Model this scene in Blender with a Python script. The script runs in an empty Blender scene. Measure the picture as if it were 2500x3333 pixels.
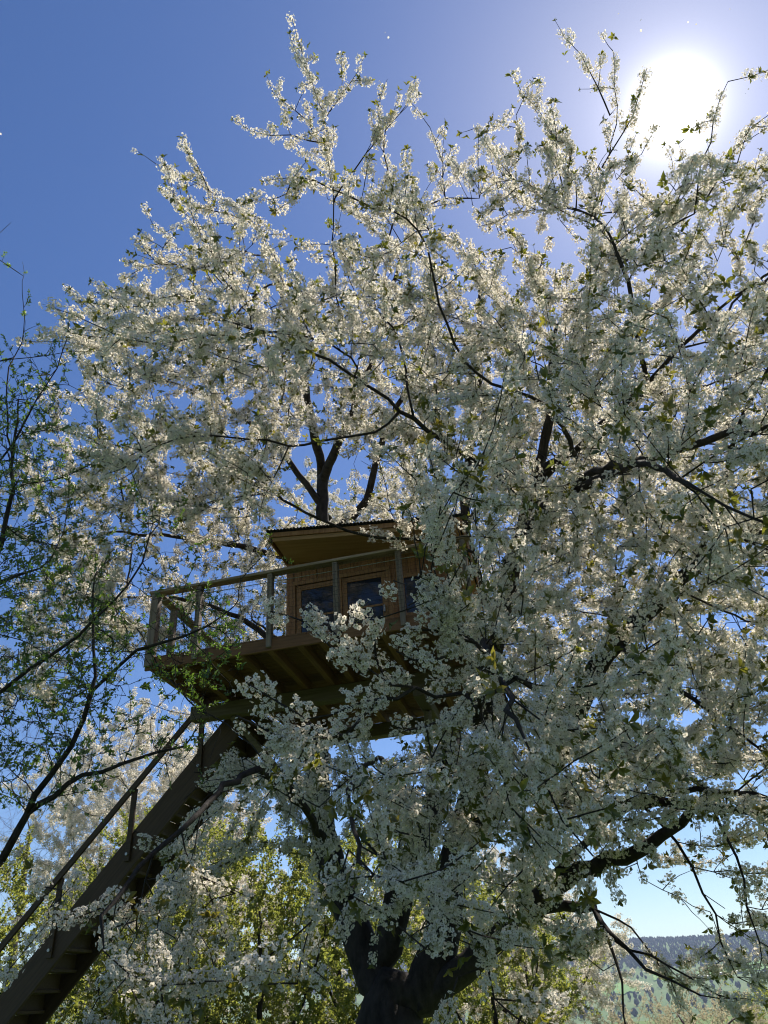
import bpy, bmesh, math, random
import numpy as np
from mathutils import Vector, Matrix, Euler, Quaternion

R_ = math.radians
rng = np.random.default_rng(7)
random.seed(7)
scene = bpy.context.scene
col = scene.collection

# ------------------------------------------------------------------ camera
PW, PH = 2500, 3333
PITCH, ROLL, HFOV = R_(33.5), R_(4.5), R_(54.5)
FPX = PW / 2 / math.tan(HFOV / 2)
CAM = np.array([0.0, 0.0, 1.6])
FW = np.array([0, math.cos(PITCH), math.sin(PITCH)])
_U0 = np.array([0, -math.sin(PITCH), math.cos(PITCH)])
_R0 = np.array([1.0, 0, 0])
UP = math.cos(ROLL) * _U0 + math.sin(ROLL) * _R0
RT = math.cos(ROLL) * _R0 - math.sin(ROLL) * _U0
cd = bpy.data.cameras.new('camera')
cam = bpy.data.objects.new('camera', cd)
col.objects.link(cam)
cd.sensor_fit = 'HORIZONTAL'
cd.angle = HFOV
cd.clip_start = 0.05
cd.clip_end = 30000
M = Matrix.Identity(4)
for i in range(3):
    M[i][0], M[i][1], M[i][2], M[i][3] = RT[i], UP[i], -FW[i], CAM[i]
cam.matrix_world = M
scene.camera = cam


def ray(x, y):
    d = FW + RT * (x - PW / 2) / FPX + UP * (PH / 2 - y) / FPX
    return d / np.linalg.norm(d)


def at(x, y, Y):
    """point seen at photo pixel (x, y), standing Y metres ahead"""
    d = ray(x, y)
    return CAM + d * (Y / d[1])


def project(P):
    v = np.asarray(P, float) - CAM
    w = np.maximum(v @ FW, 1e-3)
    return np.stack([PW / 2 + FPX * (v @ RT) / w, PH / 2 - FPX * (v @ UP) / w, v @ FW], -1)


# ------------------------------------------------------------------ light
SUN_EL, SUN_AZ = R_(54.4), R_(37.8)          # azimuth from +Y towards +X
SUN_DIR = Vector((math.cos(SUN_EL) * math.sin(SUN_AZ), math.cos(SUN_EL) * math.cos(SUN_AZ), math.sin(SUN_EL)))
world = bpy.data.worlds.new('World')
scene.world = world
world.use_nodes = True
wt = world.node_tree
wt.nodes.clear()
wo = wt.nodes.new('ShaderNodeOutputWorld')
bg = wt.nodes.new('ShaderNodeBackground')
sky = wt.nodes.new('ShaderNodeTexSky')
sky.sky_type = 'NISHITA'
sky.sun_disc = False
sky.sun_elevation = SUN_EL
sky.sun_rotation = SUN_AZ
sky.air_density = 1.0
sky.dust_density = 0.35
sky.ozone_density = 2.2
sky.altitude = 500
bg.inputs['Strength'].default_value = 0.07
hs = wt.nodes.new('ShaderNodeHueSaturation')
hs.inputs['Hue'].default_value = 0.51
hs.inputs['Saturation'].default_value = 1.2
hs.inputs['Value'].default_value = 1.2
wt.links.new(sky.outputs[0], hs.inputs['Color'])
wt.links.new(hs.outputs[0], bg.inputs['Color'])
# the sun's own aureole (thin air scattering forward round the disc)
tc = wt.nodes.new('ShaderNodeTexCoord')
dot = wt.nodes.new('ShaderNodeVectorMath'); dot.operation = 'DOT_PRODUCT'
dot.inputs[1].default_value = SUN_DIR
wt.links.new(tc.outputs['Generated'], dot.inputs[0])


def wmath(op, a, b):
    n = wt.nodes.new('ShaderNodeMath'); n.operation = op
    for k, v in ((0, a), (1, b)):
        if v is None:
            continue
        if isinstance(v, (int, float)):
            n.inputs[k].default_value = v
        else:
            wt.links.new(v, n.inputs[k])
    return n.outputs[0]


ang = wmath('ARCCOSINE', wmath('MINIMUM', dot.outputs['Value'], 1.0), None)
deg = wmath('MULTIPLY', ang, 180 / math.pi)
core = wmath('DIVIDE', 5.0, wmath('ADD', 1.0, wmath('POWER', wmath('DIVIDE', deg, 1.12), 3.0)))
wide = wmath('MULTIPLY', 0.10, wmath('EXPONENT', wmath('MULTIPLY', deg, -1 / 8.0), None))
aur = wmath('ADD', core, wide)
bg2 = wt.nodes.new('ShaderNodeBackground')
bg2.inputs['Color'].default_value = (1.0, 0.97, 0.92, 1)
wt.links.new(aur, bg2.inputs['Strength'])
addw = wt.nodes.new('ShaderNodeAddShader')
wt.links.new(bg.outputs[0], addw.inputs[0])
wt.links.new(bg2.outputs[0], addw.inputs[1])
wt.links.new(addw.outputs[0], wo.inputs['Surface'])

sl = bpy.data.lights.new('sun', 'SUN')
sl.energy = 5.0
sl.angle = R_(0.53)
sl.color = (1.0, 0.94, 0.84)
sun = bpy.data.objects.new('sun', sl)
col.objects.link(sun)
sun.rotation_euler = (-SUN_DIR).to_track_quat('-Z', 'Y').to_euler()

scene.view_settings.view_transform = 'Standard'
scene.view_settings.look = 'None'
scene.view_settings.gamma = 1
scene.view_settings.use_curve_mapping = False
scene.view_settings.exposure = 0.72
scene.render.engine = 'CYCLES'
cy = scene.cycles
cy.max_bounces = 4
cy.diffuse_bounces = 2
cy.glossy_bounces = 3
cy.transmission_bounces = 2
cy.volume_bounces = 0
cy.use_denoising = True
cy.denoiser = 'OPENIMAGEDENOISE'
cy.denoising_prefilter = 'ACCURATE'
cy.denoising_input_passes = 'RGB_ALBEDO_NORMAL'
cy.filter_width = 1.1
cy.pixel_filter_type = 'BLACKMAN_HARRIS'
cy.caustics_reflective = False
cy.caustics_refractive = False
cy.sample_clamp_indirect = 6


# ------------------------------------------------------------------ materials
def new_mat(name):
    m = bpy.data.materials.new(name)
    m.use_nodes = True
    nt = m.node_tree
    b = nt.nodes['Principled BSDF']
    return m, nt, b


def ramp(nt, fac, stops):
    r = nt.nodes.new('ShaderNodeValToRGB')
    el = r.color_ramp.elements
    while len(el) < len(stops):
        el.new(0.5)
    for e, (p, c) in zip(el, stops):
        e.position = p
        e.color = (*c, 1)
    nt.links.new(fac, r.inputs[0])
    return r.outputs[0]


def noise(nt, scale, detail=4, vec=None, rough=0.55):
    n = nt.nodes.new('ShaderNodeTexNoise')
    n.inputs['Scale'].default_value = scale
    n.inputs['Detail'].default_value = detail
    n.inputs['Roughness'].default_value = rough
    if vec is not None:
        nt.links.new(vec, n.inputs['Vector'])
    return n.outputs['Fac']


def obj_vec(nt, scale=(1, 1, 1), out='Object'):
    t = nt.nodes.new('ShaderNodeTexCoord')
    mp = nt.nodes.new('ShaderNodeMapping')
    mp.inputs['Scale'].default_value = scale
    nt.links.new(t.outputs[out], mp.inputs['Vector'])
    return mp.outputs[0]


def bump(nt, b, h, strength, dist):
    n = nt.nodes.new('ShaderNodeBump')
    n.inputs['Strength'].default_value = strength
    n.inputs['Distance'].default_value = dist
    nt.links.new(h, n.inputs['Height'])
    nt.links.new(n.outputs[0], b.inputs['Normal'])


def thin_mat(name, stops, tstops, fac, scale=3.0, gloss=0.0):
    """thin petal / leaf tissue: reflects and lets light through; hue varies from piece to piece"""
    m = bpy.data.materials.new(name)
    m.use_nodes = True
    nt = m.node_tree
    nt.nodes.clear()
    out = nt.nodes.new('ShaderNodeOutputMaterial')
    oi = nt.nodes.new('ShaderNodeObjectInfo')
    v = nt.nodes.new('ShaderNodeTexCoord')
    n = noise(nt, scale * 14, 2, v.outputs['Object'])
    mx = nt.nodes.new('ShaderNodeMath'); mx.operation = 'ADD'
    nt.links.new(oi.outputs['Random'], mx.inputs[0])
    nt.links.new(n, mx.inputs[1])
    hf = nt.nodes.new('ShaderNodeMath'); hf.operation = 'MULTIPLY'; hf.inputs[1].default_value = 0.5
    nt.links.new(mx.outputs[0], hf.inputs[0])
    d = nt.nodes.new('ShaderNodeBsdfDiffuse')
    t = nt.nodes.new('ShaderNodeBsdfTranslucent')
    nt.links.new(ramp(nt, hf.outputs[0], stops), d.inputs['Color'])
    nt.links.new(ramp(nt, hf.outputs[0], tstops), t.inputs['Color'])
    ms = nt.nodes.new('ShaderNodeMixShader')
    ms.inputs[0].default_value = fac
    nt.links.new(d.outputs[0], ms.inputs[1])
    nt.links.new(t.outputs[0], ms.inputs[2])
    res = ms.outputs[0]
    if gloss:
        g = nt.nodes.new('ShaderNodeBsdfGlossy')
        g.inputs['Roughness'].default_value = 0.4
        m2 = nt.nodes.new('ShaderNodeMixShader')
        m2.inputs[0].default_value = gloss
        nt.links.new(res, m2.inputs[1]); nt.links.new(g.outputs[0], m2.inputs[2])
        res = m2.outputs[0]
    nt.links.new(res, out.inputs['Surface'])
    return m


PETAL = thin_mat('white_petal', [(0.0, (.74, .68, .61)), (1.0, (.83, .78, .73))],
                 [(0.0, (.92, .83, .66)), (1.0, (.97, .91, .80))], 0.48)
CALYX = thin_mat('calyx_green', [(0, (.20, .22, .06)), (1, (.28, .25, .08))], [(0, (.25, .28, .06)), (1, (.3, .28, .08))], 0.3)
LEAF_C = thin_mat('cherry_leaf', [(0.15, (.04, .055, .014)), (.6, (.075, .085, .022)), (.95, (.12, .08, .025))],
                  [(0.15, (.22, .27, .03)), (.6, (.38, .36, .04)), (.95, (.52, .34, .05))], 0.36, gloss=0.05)
LEAF_P = thin_mat('plum_leaf', [(0.1, (.035, .07, .018)), (.9, (.07, .11, .03))],
                  [(0.1, (.13, .28, .03)), (.9, (.28, .40, .05))], 0.42, gloss=0.06)
LEAF_G = thin_mat('fresh_leaf', [(0.1, (.05, .075, .02)), (.9, (.11, .12, .035))],
                  [(0.1, (.34, .42, .06)), (.9, (.58, .56, .12))], 0.45, gloss=0.03)
DRY = thin_mat('pale_bud', [(0, (.48, .42, .30)), (1, (.60, .55, .42))], [(0, (.55, .48, .3)), (1, (.65, .58, .4))], 0.4)


def bark_mat(name, c0, c1, scale=9):
    m, nt, b = new_mat(name)
    v = obj_vec(nt, (1, 1, 0.45))
    n = noise(nt, scale, 7, v, 0.65)
    nt.links.new(ramp(nt, n, [(0.3, c0), (0.7, c1)]), b.inputs['Base Color'])
    b.inputs['Roughness'].default_value = 0.9
    b.inputs['Specular IOR Level'].default_value = 0.2
    bump(nt, b, n, 0.8, 0.03)
    return m


BARK = bark_mat('cherry_bark', (.014, .011, .010), (.055, .045, .040))
BARK_P = bark_mat('plum_bark', (.015, .012, .011), (.06, .05, .043), 14)
BARK_B = bark_mat('bare_bark', (.10, .075, .075), (.17, .13, .13), 14)


def wood_mat(name, c0, c1, c2, axis=0, rough=0.75, sc=1.0):
    m, nt, b = new_mat(name)
    s = [22 * sc, 22 * sc, 22 * sc]
    s[axis] = 1.3 * sc
    v = obj_vec(nt, tuple(s))
    n = noise(nt, 1.6, 6, v, 0.6)
    n2 = noise(nt, 1.1, 3, obj_vec(nt, (1, 1, 1)))
    c = ramp(nt, n, [(0.28, c0), (0.52, c1), (0.75, c2)])
    oi = nt.nodes.new('ShaderNodeObjectInfo')
    hv = nt.nodes.new('ShaderNodeHueSaturation')
    mp = nt.nodes.new('ShaderNodeMapRange')
    mp.inputs['To Min'].default_value = 0.72
    mp.inputs['To Max'].default_value = 1.22
    mm = nt.nodes.new('ShaderNodeMath'); mm.operation = 'ADD'
    nt.links.new(oi.outputs['Random'], mm.inputs[0]); nt.links.new(n2, mm.inputs[1])
    h2 = nt.nodes.new('ShaderNodeMath'); h2.operation = 'MULTIPLY'; h2.inputs[1].default_value = .5
    nt.links.new(mm.outputs[0], h2.inputs[0])
    nt.links.new(h2.outputs[0], mp.inputs['Value'])
    nt.links.new(mp.outputs[0], hv.inputs['Value'])
    nt.links.new(c, hv.inputs['Color'])
    nt.links.new(hv.outputs[0], b.inputs['Base Color'])
    b.inputs['Roughness'].default_value = rough
    bump(nt, b, n, 0.35, 0.004)
    return m


W_DECK = wood_mat('larch_deck', (0.094, 0.043, 0.018), (0.158, 0.076, 0.032), (0.202, 0.104, 0.047), 0)
W_JOIST = wood_mat('larch_joist', (0.101, 0.047, 0.022), (0.173, 0.086, 0.036), (0.216, 0.115, 0.054), 1)
W_BEAM = wood_mat('weathered_beam', (0.069, 0.052, 0.034), (0.115, 0.09, 0.058), (0.152, 0.121, 0.078), 0)
W_RAIL = wood_mat('grey_larch_rail', (.18, .13, .09), (.31, .235, .175), (.40, .32, .25), 0)
W_POST = wood_mat('grey_larch_post', (0.12, 0.096, 0.08), (0.216, 0.176, 0.144), (0.296, 0.248, 0.208), 2)
W_WALL = wood_mat('red_brown_wall', (0.181, 0.081, 0.036), (0.299, 0.145, 0.068), (0.37, 0.199, 0.099), 2)
W_SOFFIT = wood_mat('honey_soffit', (0.283, 0.165, 0.071), (0.361, 0.22, 0.102), (0.41, 0.267, 0.134), 0, sc=.6)
W_FRAME = wood_mat('window_frame_wood', (0.208, 0.104, 0.048), (0.32, 0.168, 0.08), (0.384, 0.224, 0.112), 2)
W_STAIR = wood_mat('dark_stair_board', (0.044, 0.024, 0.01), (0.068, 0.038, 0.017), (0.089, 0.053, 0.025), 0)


def plain(name, c, rough=0.6, metal=0.0):
    m, nt, b = new_mat(name)
    n = noise(nt, 12, 4, obj_vec(nt))
    c0 = tuple(x * .75 for x in c)
    c1 = tuple(min(1, x * 1.2) for x in c)
    nt.links.new(ramp(nt, n, [(.3, c0), (.7, c1)]), b.inputs['Base Color'])
    b.inputs['Roughness'].default_value = rough
    b.inputs['Metallic'].default_value = metal
    return m


ROOFM = plain('bitumen_sheet', (.03, .03, .032), .8)
NETM = plain('black_cord', (.02, .02, .022), .7)
CABLE = plain('steel_cable', (.35, .35, .36), .4, .8)
BOLT = plain('zinc_bolt', (.40, .39, .37), .45, .7)
GLASS, _nt, _b = new_mat('dark_glass')
_b.inputs['Base Color'].default_value = (.02, .025, .045, 1)
_b.inputs['Roughness'].default_value = .04
_b.inputs['IOR'].default_value = 1.52
bump(_nt, _b, noise(_nt, 2.5, 2, obj_vec(_nt)), .05, .02)


# ------------------------------------------------------------------ helpers
def tag(o, label=None, cat=None, group=None, kind=None):
    for k, v in (('label', label), ('category', cat), ('group', group), ('kind', kind)):
        if v:
            o[k] = v
    return o


def empty(name, loc=(0, 0, 0), rz=0, parent=None):
    o = bpy.data.objects.new(name, None)
    col.objects.link(o)
    o.empty_display_size = .2
    o.location = loc
    o.rotation_euler = (0, 0, rz)
    o.parent = parent
    return o


class MB:
    def __init__(s):
        s.v, s.f, s.m = [], [], []
        s.n = 0

    def add(s, v, f, mi=0):
        v = np.asarray(v, float)
        s.v.append(v)
        s.f += [tuple(i + s.n for i in q) for q in f]
        s.m += [mi] * len(f)
        s.n += len(v)

    def box(s, a, b, mi=0):
        (x0, y0, z0), (x1, y1, z1) = a, b
        s.add([(x0, y0, z0), (x1, y0, z0), (x1, y1, z0), (x0, y1, z0), (x0, y0, z1), (x1, y0, z1), (x1, y1, z1), (x0, y1, z1)],
              [(0, 3, 2, 1), (4, 5, 6, 7), (0, 1, 5, 4), (1, 2, 6, 5), (2, 3, 7, 6), (3, 0, 4, 7)], mi)

    def prism(s, poly, y0, y1, mi=0):
        """polygon in x,z extruded along y"""
        n = len(poly)
        v = [(x, y0, z) for x, z in poly] + [(x, y1, z) for x, z in poly]
        f = [tuple(range(n)), tuple(range(2 * n - 1, n - 1, -1))] + [(i, i + n, (i + 1) % n + n, (i + 1) % n) for i in range(n)]
        s.add(v, f, mi)

    def tube(s, pts, rad, sides=6, mi=0, wob=0.0):
        P = np.asarray(pts, float)
        n = len(P)
        if n < 2:
            return
        rad = np.broadcast_to(np.asarray(rad, float), (n,))
        T = np.empty_like(P)
        T[1:-1] = P[2:] - P[:-2]
        T[0] = P[1] - P[0]
        T[-1] = P[-1] - P[-2]
        T /= np.linalg.norm(T, axis=1)[:, None] + 1e-9
        a = np.array([0, 0, 1.]) if abs(T[0][2]) < .9 else np.array([1., 0, 0])
        nn = np.cross(T[0], a); nn /= np.linalg.norm(nn)
        an = np.arange(sides) * 2 * math.pi / sides
        ca, sa = np.cos(an)[:, None], np.sin(an)[:, None]
        V = np.empty((n, sides, 3))
        for i in range(n):
            nn = nn - T[i] * (nn @ T[i])
            nn /= np.linalg.norm(nn) + 1e-9
            bb = np.cross(T[i], nn)
            r = rad[i]
            if wob:
                r = r * (1 + wob * np.sin(an * 3 + i * .7) + wob * .7 * rng.normal(size=sides))[:, None]
            V[i] = P[i] + (ca * nn + sa * bb) * r
        f = [(i * sides + k, i * sides + (k + 1) % sides, (i + 1) * sides + (k + 1) % sides, (i + 1) * sides + k)
             for i in range(n - 1) for k in range(sides)]
        if sides > 3:
            f.append(tuple(range(sides - 1, -1, -1)))
            f.append(tuple((n - 1) * sides + k for k in range(sides)))
        s.add(V.reshape(-1, 3), f, mi)

    def mesh(s, name, mats, smooth=False):
        me = bpy.data.meshes.new(name)
        me.from_pydata(np.concatenate(s.v).tolist() if s.v else [], [], s.f)
        for m in (mats if isinstance(mats, (list, tuple)) else [mats]):
            me.materials.append(m)
        me.polygons.foreach_set('material_index', s.m)
        if smooth:
            me.polygons.foreach_set('use_smooth', [True] * len(s.f))
        me.update()
        return me

    def build(s, name, mats, parent=None, smooth=False, bevel=0.0):
        return link(name, s.mesh(name, mats, smooth), parent, bevel)


def link(name, me, parent=None, bevel=0.0):
    o = bpy.data.objects.new(name, me)
    col.objects.link(o)
    o.parent = parent
    if bevel:
        b = o.modifiers.new('bevel', 'BEVEL')
        b.width = bevel
        b.segments = 1
        b.limit_method = 'ANGLE'
    return o


def box(name, a, b, m, parent, bevel=0.006):
    k = MB(); k.box(a, b)
    c = ((np.array(a) + np.array(b)) / 2)
    o = k.build(name, m, parent, bevel=bevel)
    o.data.transform(Matrix.Translation(Vector(-c)))
    o.location = c
    return o


# ------------------------------------------------------------------ scatter with geometry nodes (blossom and leaf masses)
def scatter_group(protos):
    g = bpy.data.node_groups.new('scatter', 'GeometryNodeTree')
    g.interface.new_socket('Geometry', in_out='INPUT', socket_type='NodeSocketGeometry')
    g.interface.new_socket('Geometry', in_out='OUTPUT', socket_type='NodeSocketGeometry')
    N, L = g.nodes, g.links
    gi, go = N.new('NodeGroupInput'), N.new('NodeGroupOutput')
    iop = N.new('GeometryNodeInstanceOnPoints')
    jn = N.new('GeometryNodeJoinGeometry')
    for p in protos:
        oi = N.new('GeometryNodeObjectInfo')
        oi.transform_space = 'ORIGINAL'
        oi.inputs['Object'].default_value = p
        oi.inputs['As Instance'].default_value = True
        L.new(oi.outputs['Geometry'], jn.inputs[0])

    def attr(nm, ty):
        a = N.new('GeometryNodeInputNamedAttribute')
        a.data_type = ty
        a.inputs['Name'].default_value = nm
        return a.outputs[0]
    L.new(gi.outputs[0], iop.inputs['Points'])
    L.new(jn.outputs[0], iop.inputs['Instance'])
    iop.inputs['Pick Instance'].default_value = True
    L.new(attr('idx', 'INT'), iop.inputs['Instance Index'])
    e2r = N.new('FunctionNodeEulerToRotation')
    L.new(attr('rot', 'FLOAT_VECTOR'), e2r.inputs[0])
    L.new(e2r.outputs[0], iop.inputs['Rotation'])
    L.new(attr('scl', 'FLOAT'), iop.inputs['Scale'])
    L.new(iop.outputs[0], go.inputs[0])
    return g


def scatter(name, pts, rots, scl, group, nproto, parent, label=None):
    me = bpy.data.meshes.new(name)
    n = len(pts)
    me.vertices.add(n)
    me.vertices.foreach_set('co', np.asarray(pts, np.float32).ravel())
    a = me.attributes.new('rot', 'FLOAT_VECTOR', 'POINT'); a.data.foreach_set('vector', np.asarray(rots, np.float32).ravel())
    a = me.attributes.new('scl', 'FLOAT', 'POINT'); a.data.foreach_set('value', np.asarray(scl, np.float32))
    a = me.attributes.new('idx', 'INT', 'POINT'); a.data.foreach_set('value', rng.integers(0, nproto, n).astype(np.int32))
    o = link(name, me, parent)
    md = o.modifiers.new('scatter', 'NODES')
    md.node_group = group
    o['kind'] = 'stuff'
    if label:
        o['label'] = label
    return o


def dir_euler(D, spin):
    """eulers that turn +Z onto each direction in D, with a spin about it"""
    out = np.empty((len(D), 3))
    for i, (d, s) in enumerate(zip(D, spin)):
        q = Vector(d).to_track_quat('Z', 'Y') @ Quaternion((0, 0, 1), s)
        out[i] = q.to_euler()
    return out


# ------------------------------------------------------------------ blossom and leaf pieces
def flower(k, c, n, size, petals=5):
    """five cupped petals, a yellow-green eye, a calyx and its stalk side; n = facing direction"""
    n = n / np.linalg.norm(n)
    a = np.cross(n, rng.normal(size=3)); a /= np.linalg.norm(a)
    b = np.cross(n, a)
    ph = rng.uniform(0, 6.28)
    cup = rng.uniform(.15, .75)
    for i in range(petals):
        t = ph + i * 2 * math.pi / petals + rng.normal() * .08
        d = a * math.cos(t) + b * math.sin(t)
        e = -a * math.sin(t) + b * math.cos(t)
        c2 = cup + rng.normal() * .15
        L = size * rng.uniform(.9, 1.08)
        w = L * .46
        p0 = c + d * L * .08
        p1 = c + d * L * .62 + e * w + n * L * c2 * .42
        p2 = c + d * L * 1.0 + n * L * c2 * .62
        p3 = c + d * L * .62 - e * w + n * L * c2 * .42
        k.add([p0, p1, p2, p3], [(0, 1, 2), (0, 2, 3)], 0)
    r = size * .24
    k.add([c + a * r + n * size * .2, c + b * r + n * size * .2, c - a * r + n * size * .2, c - b * r + n * size * .2], [(0, 1, 2, 3)], 1)


def garland_mesh(name, nf, L=.13, rad=.060, size=.0168):
    k = MB()
    for i in range(nf):
        z = (i + rng.uniform(.1, .9)) / nf * L - L / 2
        t = i * 2.4 + rng.normal() * .35
        o = np.array([math.cos(t), math.sin(t), rng.normal() * .4])
        o /= np.linalg.norm(o)
        rr = rad * rng.uniform(.55, 1.12)
        c = np.array([0, 0, z]) + o * rr
        flower(k, c, o + rng.normal(size=3) * .35, size * rng.uniform(.88, 1.1))
        if True:            # flower stalk
            s = np.array([0, 0, z * .7])
            e = np.cross(o, [0, 0, 1]); e = e / (np.linalg.norm(e) + 1e-6) * .0011
            k.add([s - e, s + e, c + e - o * .006, c - e - o * .006], [(0, 1, 2, 3)], 1)
    return k.mesh(name, [PETAL, CALYX])


def leaf(k, base, d, up, L, w, mi=0, fold=.25, curl=.35):
    d = d / np.linalg.norm(d)
    s = np.cross(d, up); s /= np.linalg.norm(s) + 1e-6
    u = np.cross(s, d)
    a, b, c = base, base + d * L * .5 + u * 0.0, base + d * L - u * L * curl
    k.add([a, a + d * L * .30 + s * w * .42 + u * w * fold, b + d * L * .12 + s * w * .5 + u * w * fold - u * L * curl * .25, c,
           b + d * L * .12 - s * w * .5 + u * w * fold - u * L * curl * .25, a + d * L * .30 - s * w * .42 + u * w * fold,
           b - u * L * curl * .12],
          [(0, 1, 6), (1, 2, 6), (2, 3, 6), (3, 4, 6), (4, 5, 6), (5, 0, 6)], mi)


def tuft_mesh(name, n, L, w, mat_, spread=1.0, fold=.25, curl=.35, length=.0):
    k = MB()
    for i in range(n):
        t = i * 2.4 + rng.normal() * .3
        el = rng.uniform(.25, 1.1)
        d = np.array([math.cos(t) * math.sin(el) * spread, math.sin(t) * math.sin(el) * spread, math.cos(el)])
        leaf(k, np.array([0, 0, -length / 2 + length * i / max(1, n - 1)]) + d * .006, d, np.array([0, 0, 1.0]),
             L * rng.uniform(.65, 1.12), w * rng.uniform(.8, 1.1), 0, fold, curl * rng.uniform(.3, 1.3))
    return k.mesh(name, [mat_], smooth=True)


GARL = [garland_mesh('blossom_cluster', n) for n in (42, 46, 38, 44, 36, 40)]
CTUFT = [tuft_mesh('leaf_tuft', n, .082, .033, LEAF_C) for n in (4, 5, 6, 5)]
PTUFT = [tuft_mesh('leaf_tuft', n, .045, .022, LEAF_P, length=.05) for n in (5, 6, 7, 5)]
GTUFT = [tuft_mesh('leaf_tuft', n, .058, .036, LEAF_G, length=.14, curl=.25) for n in (7, 8, 9, 7)]
DTUFT = [tuft_mesh('bud_tuft', n, .028, .022, DRY, length=.10) for n in (6, 8, 7, 6)]


# ------------------------------------------------------------------ growing trees (space colonisation)
class Tree:
    def __init__(s):
        s.P, s.par, s.r = [], [], []

    def limb(s, pts, r0, r1, step=.22, join=True):
        """hand-laid limb: a smooth line through pts, attached to the nearest node already there"""
        P = np.asarray(pts, float)
        q = []
        n = len(P)
        for i in range(n - 1):     # Catmull-Rom
            a, b, c, d = P[max(i - 1, 0)], P[i], P[i + 1], P[min(i + 2, n - 1)]
            m = max(2, int(np.linalg.norm(c - b) / step))
            for t in np.arange(m) / m:
                q.append(.5 * ((2 * b) + (-a + c) * t + (2 * a - 5 * b + 4 * c - d) * t * t + (-a + 3 * b - 3 * c + d) * t ** 3))
        q.append(P[-1])
        q = np.array(q)
        q[1:-1] += rng.normal(size=(len(q) - 2, 3)) * .018
        par = -1
        if s.P and join:
            A = np.array(s.P)
            par = int(np.argmin(np.linalg.norm(A - q[0], axis=1)))
            gap = np.linalg.norm(A[par] - q[0])
            m = int(gap / step)
            if m > 0:
                q = np.concatenate([A[par] + (q[0] - A[par]) * (np.arange(1, m + 1) / (m + 1))[:, None], q])
            elif gap < .05:
                q = q[1:]
        for i, p in enumerate(q):
            s.P.append(p); s.par.append(par)
            s.r.append(r0 + (r1 - r0) * i / max(1, len(q) - 1))
            par = len(s.P) - 1

    def colonise(s, A, infl, kill, step, trop=(0, 0, .1), iters=90, jit=.12, sag=0.0):
        A = np.asarray(A, float)
        P = list(s.P)
        best = np.full(len(A), 1e9)
        bi = np.zeros(len(A), int)
        # start: nearest among existing
        E = np.array(P)
        for k in range(0, len(E), 200):
            d = np.linalg.norm(A[:, None] - E[None, k:k + 200], axis=2)
            j = d.argmin(1); dm = d[np.arange(len(A)), j]
            w = dm < best
            best[w] = dm[w]; bi[w] = j[w] + k
        kids = {}
        trop = np.array(trop)
        alive = best > kill
        for it in range(iters):
            use = alive & (best < infl)
            if not use.any():
                if not alive.any():
                    break
                use = alive & (best <= best[alive].min() + .5)
            nodes, inv = np.unique(bi[use], return_inverse=True)
            pos = np.array([P[i] for i in nodes])
            dv = A[use] - pos[inv]
            dv /= np.linalg.norm(dv, axis=1)[:, None] + 1e-9
            acc = np.zeros((len(nodes), 3))
            np.add.at(acc, inv, dv)
            acc /= np.linalg.norm(acc, axis=1)[:, None] + 1e-9
            # keep some of the mother branch's direction, so lines run on smoothly
            for q_, nd in enumerate(nodes):
                pr = s.par[nd]
                if pr >= 0 and nd not in kids:
                    h = P[nd] - P[pr]
                    acc[q_] += .55 * h / (np.linalg.norm(h) + 1e-9)
            acc += trop + rng.normal(size=acc.shape) * jit
            acc /= np.linalg.norm(acc, axis=1)[:, None] + 1e-9
            new = []
            for q_, nd in enumerate(nodes):
                p = P[nd] + acc[q_] * step * rng.uniform(.8, 1.2)
                ch = kids.setdefault(int(nd), [])
                if len(ch) >= 3 or any(np.linalg.norm(P[c] - p) < step * .35 for c in ch):
                    best[bi == nd] *= 1.0
                    m = use & (bi == nd)
                    alive[m & (rng.random(len(A)) < .5)] = False
                    continue
                P.append(p); s.P.append(p); s.par.append(int(nd)); s.r.append(0.0)
                ch.append(len(P) - 1); new.append(len(P) - 1)
            if not new:
                continue
            NP = np.array([P[i] for i in new])
            for k in range(0, len(NP), 200):
                idx = np.nonzero(alive)[0]
                d = np.linalg.norm(A[idx][:, None] - NP[None, k:k + 200], axis=2)
                j = d.argmin(1); dm = d[np.arange(len(idx)), j]
                w = dm < best[idx]
                best[idx[w]] = dm[w]; bi[idx[w]] = np.array(new)[j[w] + k]
            alive &= best > kill

    def finish(s, tip=.0046, expo=2.12):
        n = len(s.P)
        acc = np.zeros(n)
        r = np.array(s.r)
        for i in range(n - 1, -1, -1):
            own = max(acc[i] ** (1 / expo) if acc[i] > 0 else 0, tip)
            r[i] = max(r[i], own)
            if s.par[i] >= 0:
                acc[s.par[i]] += own ** expo
        s.R = r
        s.A = np.array(s.P)
        s.kids = [[] for _ in range(n)]
        for i, p in enumerate(s.par):
            if p >= 0:
                s.kids[p].append(i)

    def chains(s):
        out = []
        st = [(i, -1) for i, p in enumerate(s.par) if p < 0]
        while st:
            i, frm = st.pop()
            c = [frm, i] if frm >= 0 else [i]
            while s.kids[i]:
                ks = sorted(s.kids[i], key=lambda k: -s.R[k])
                for k in ks[1:]:
                    st.append((k, i))
                i = ks[0]
                c.append(i)
            out.append(c)
        return out

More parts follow.
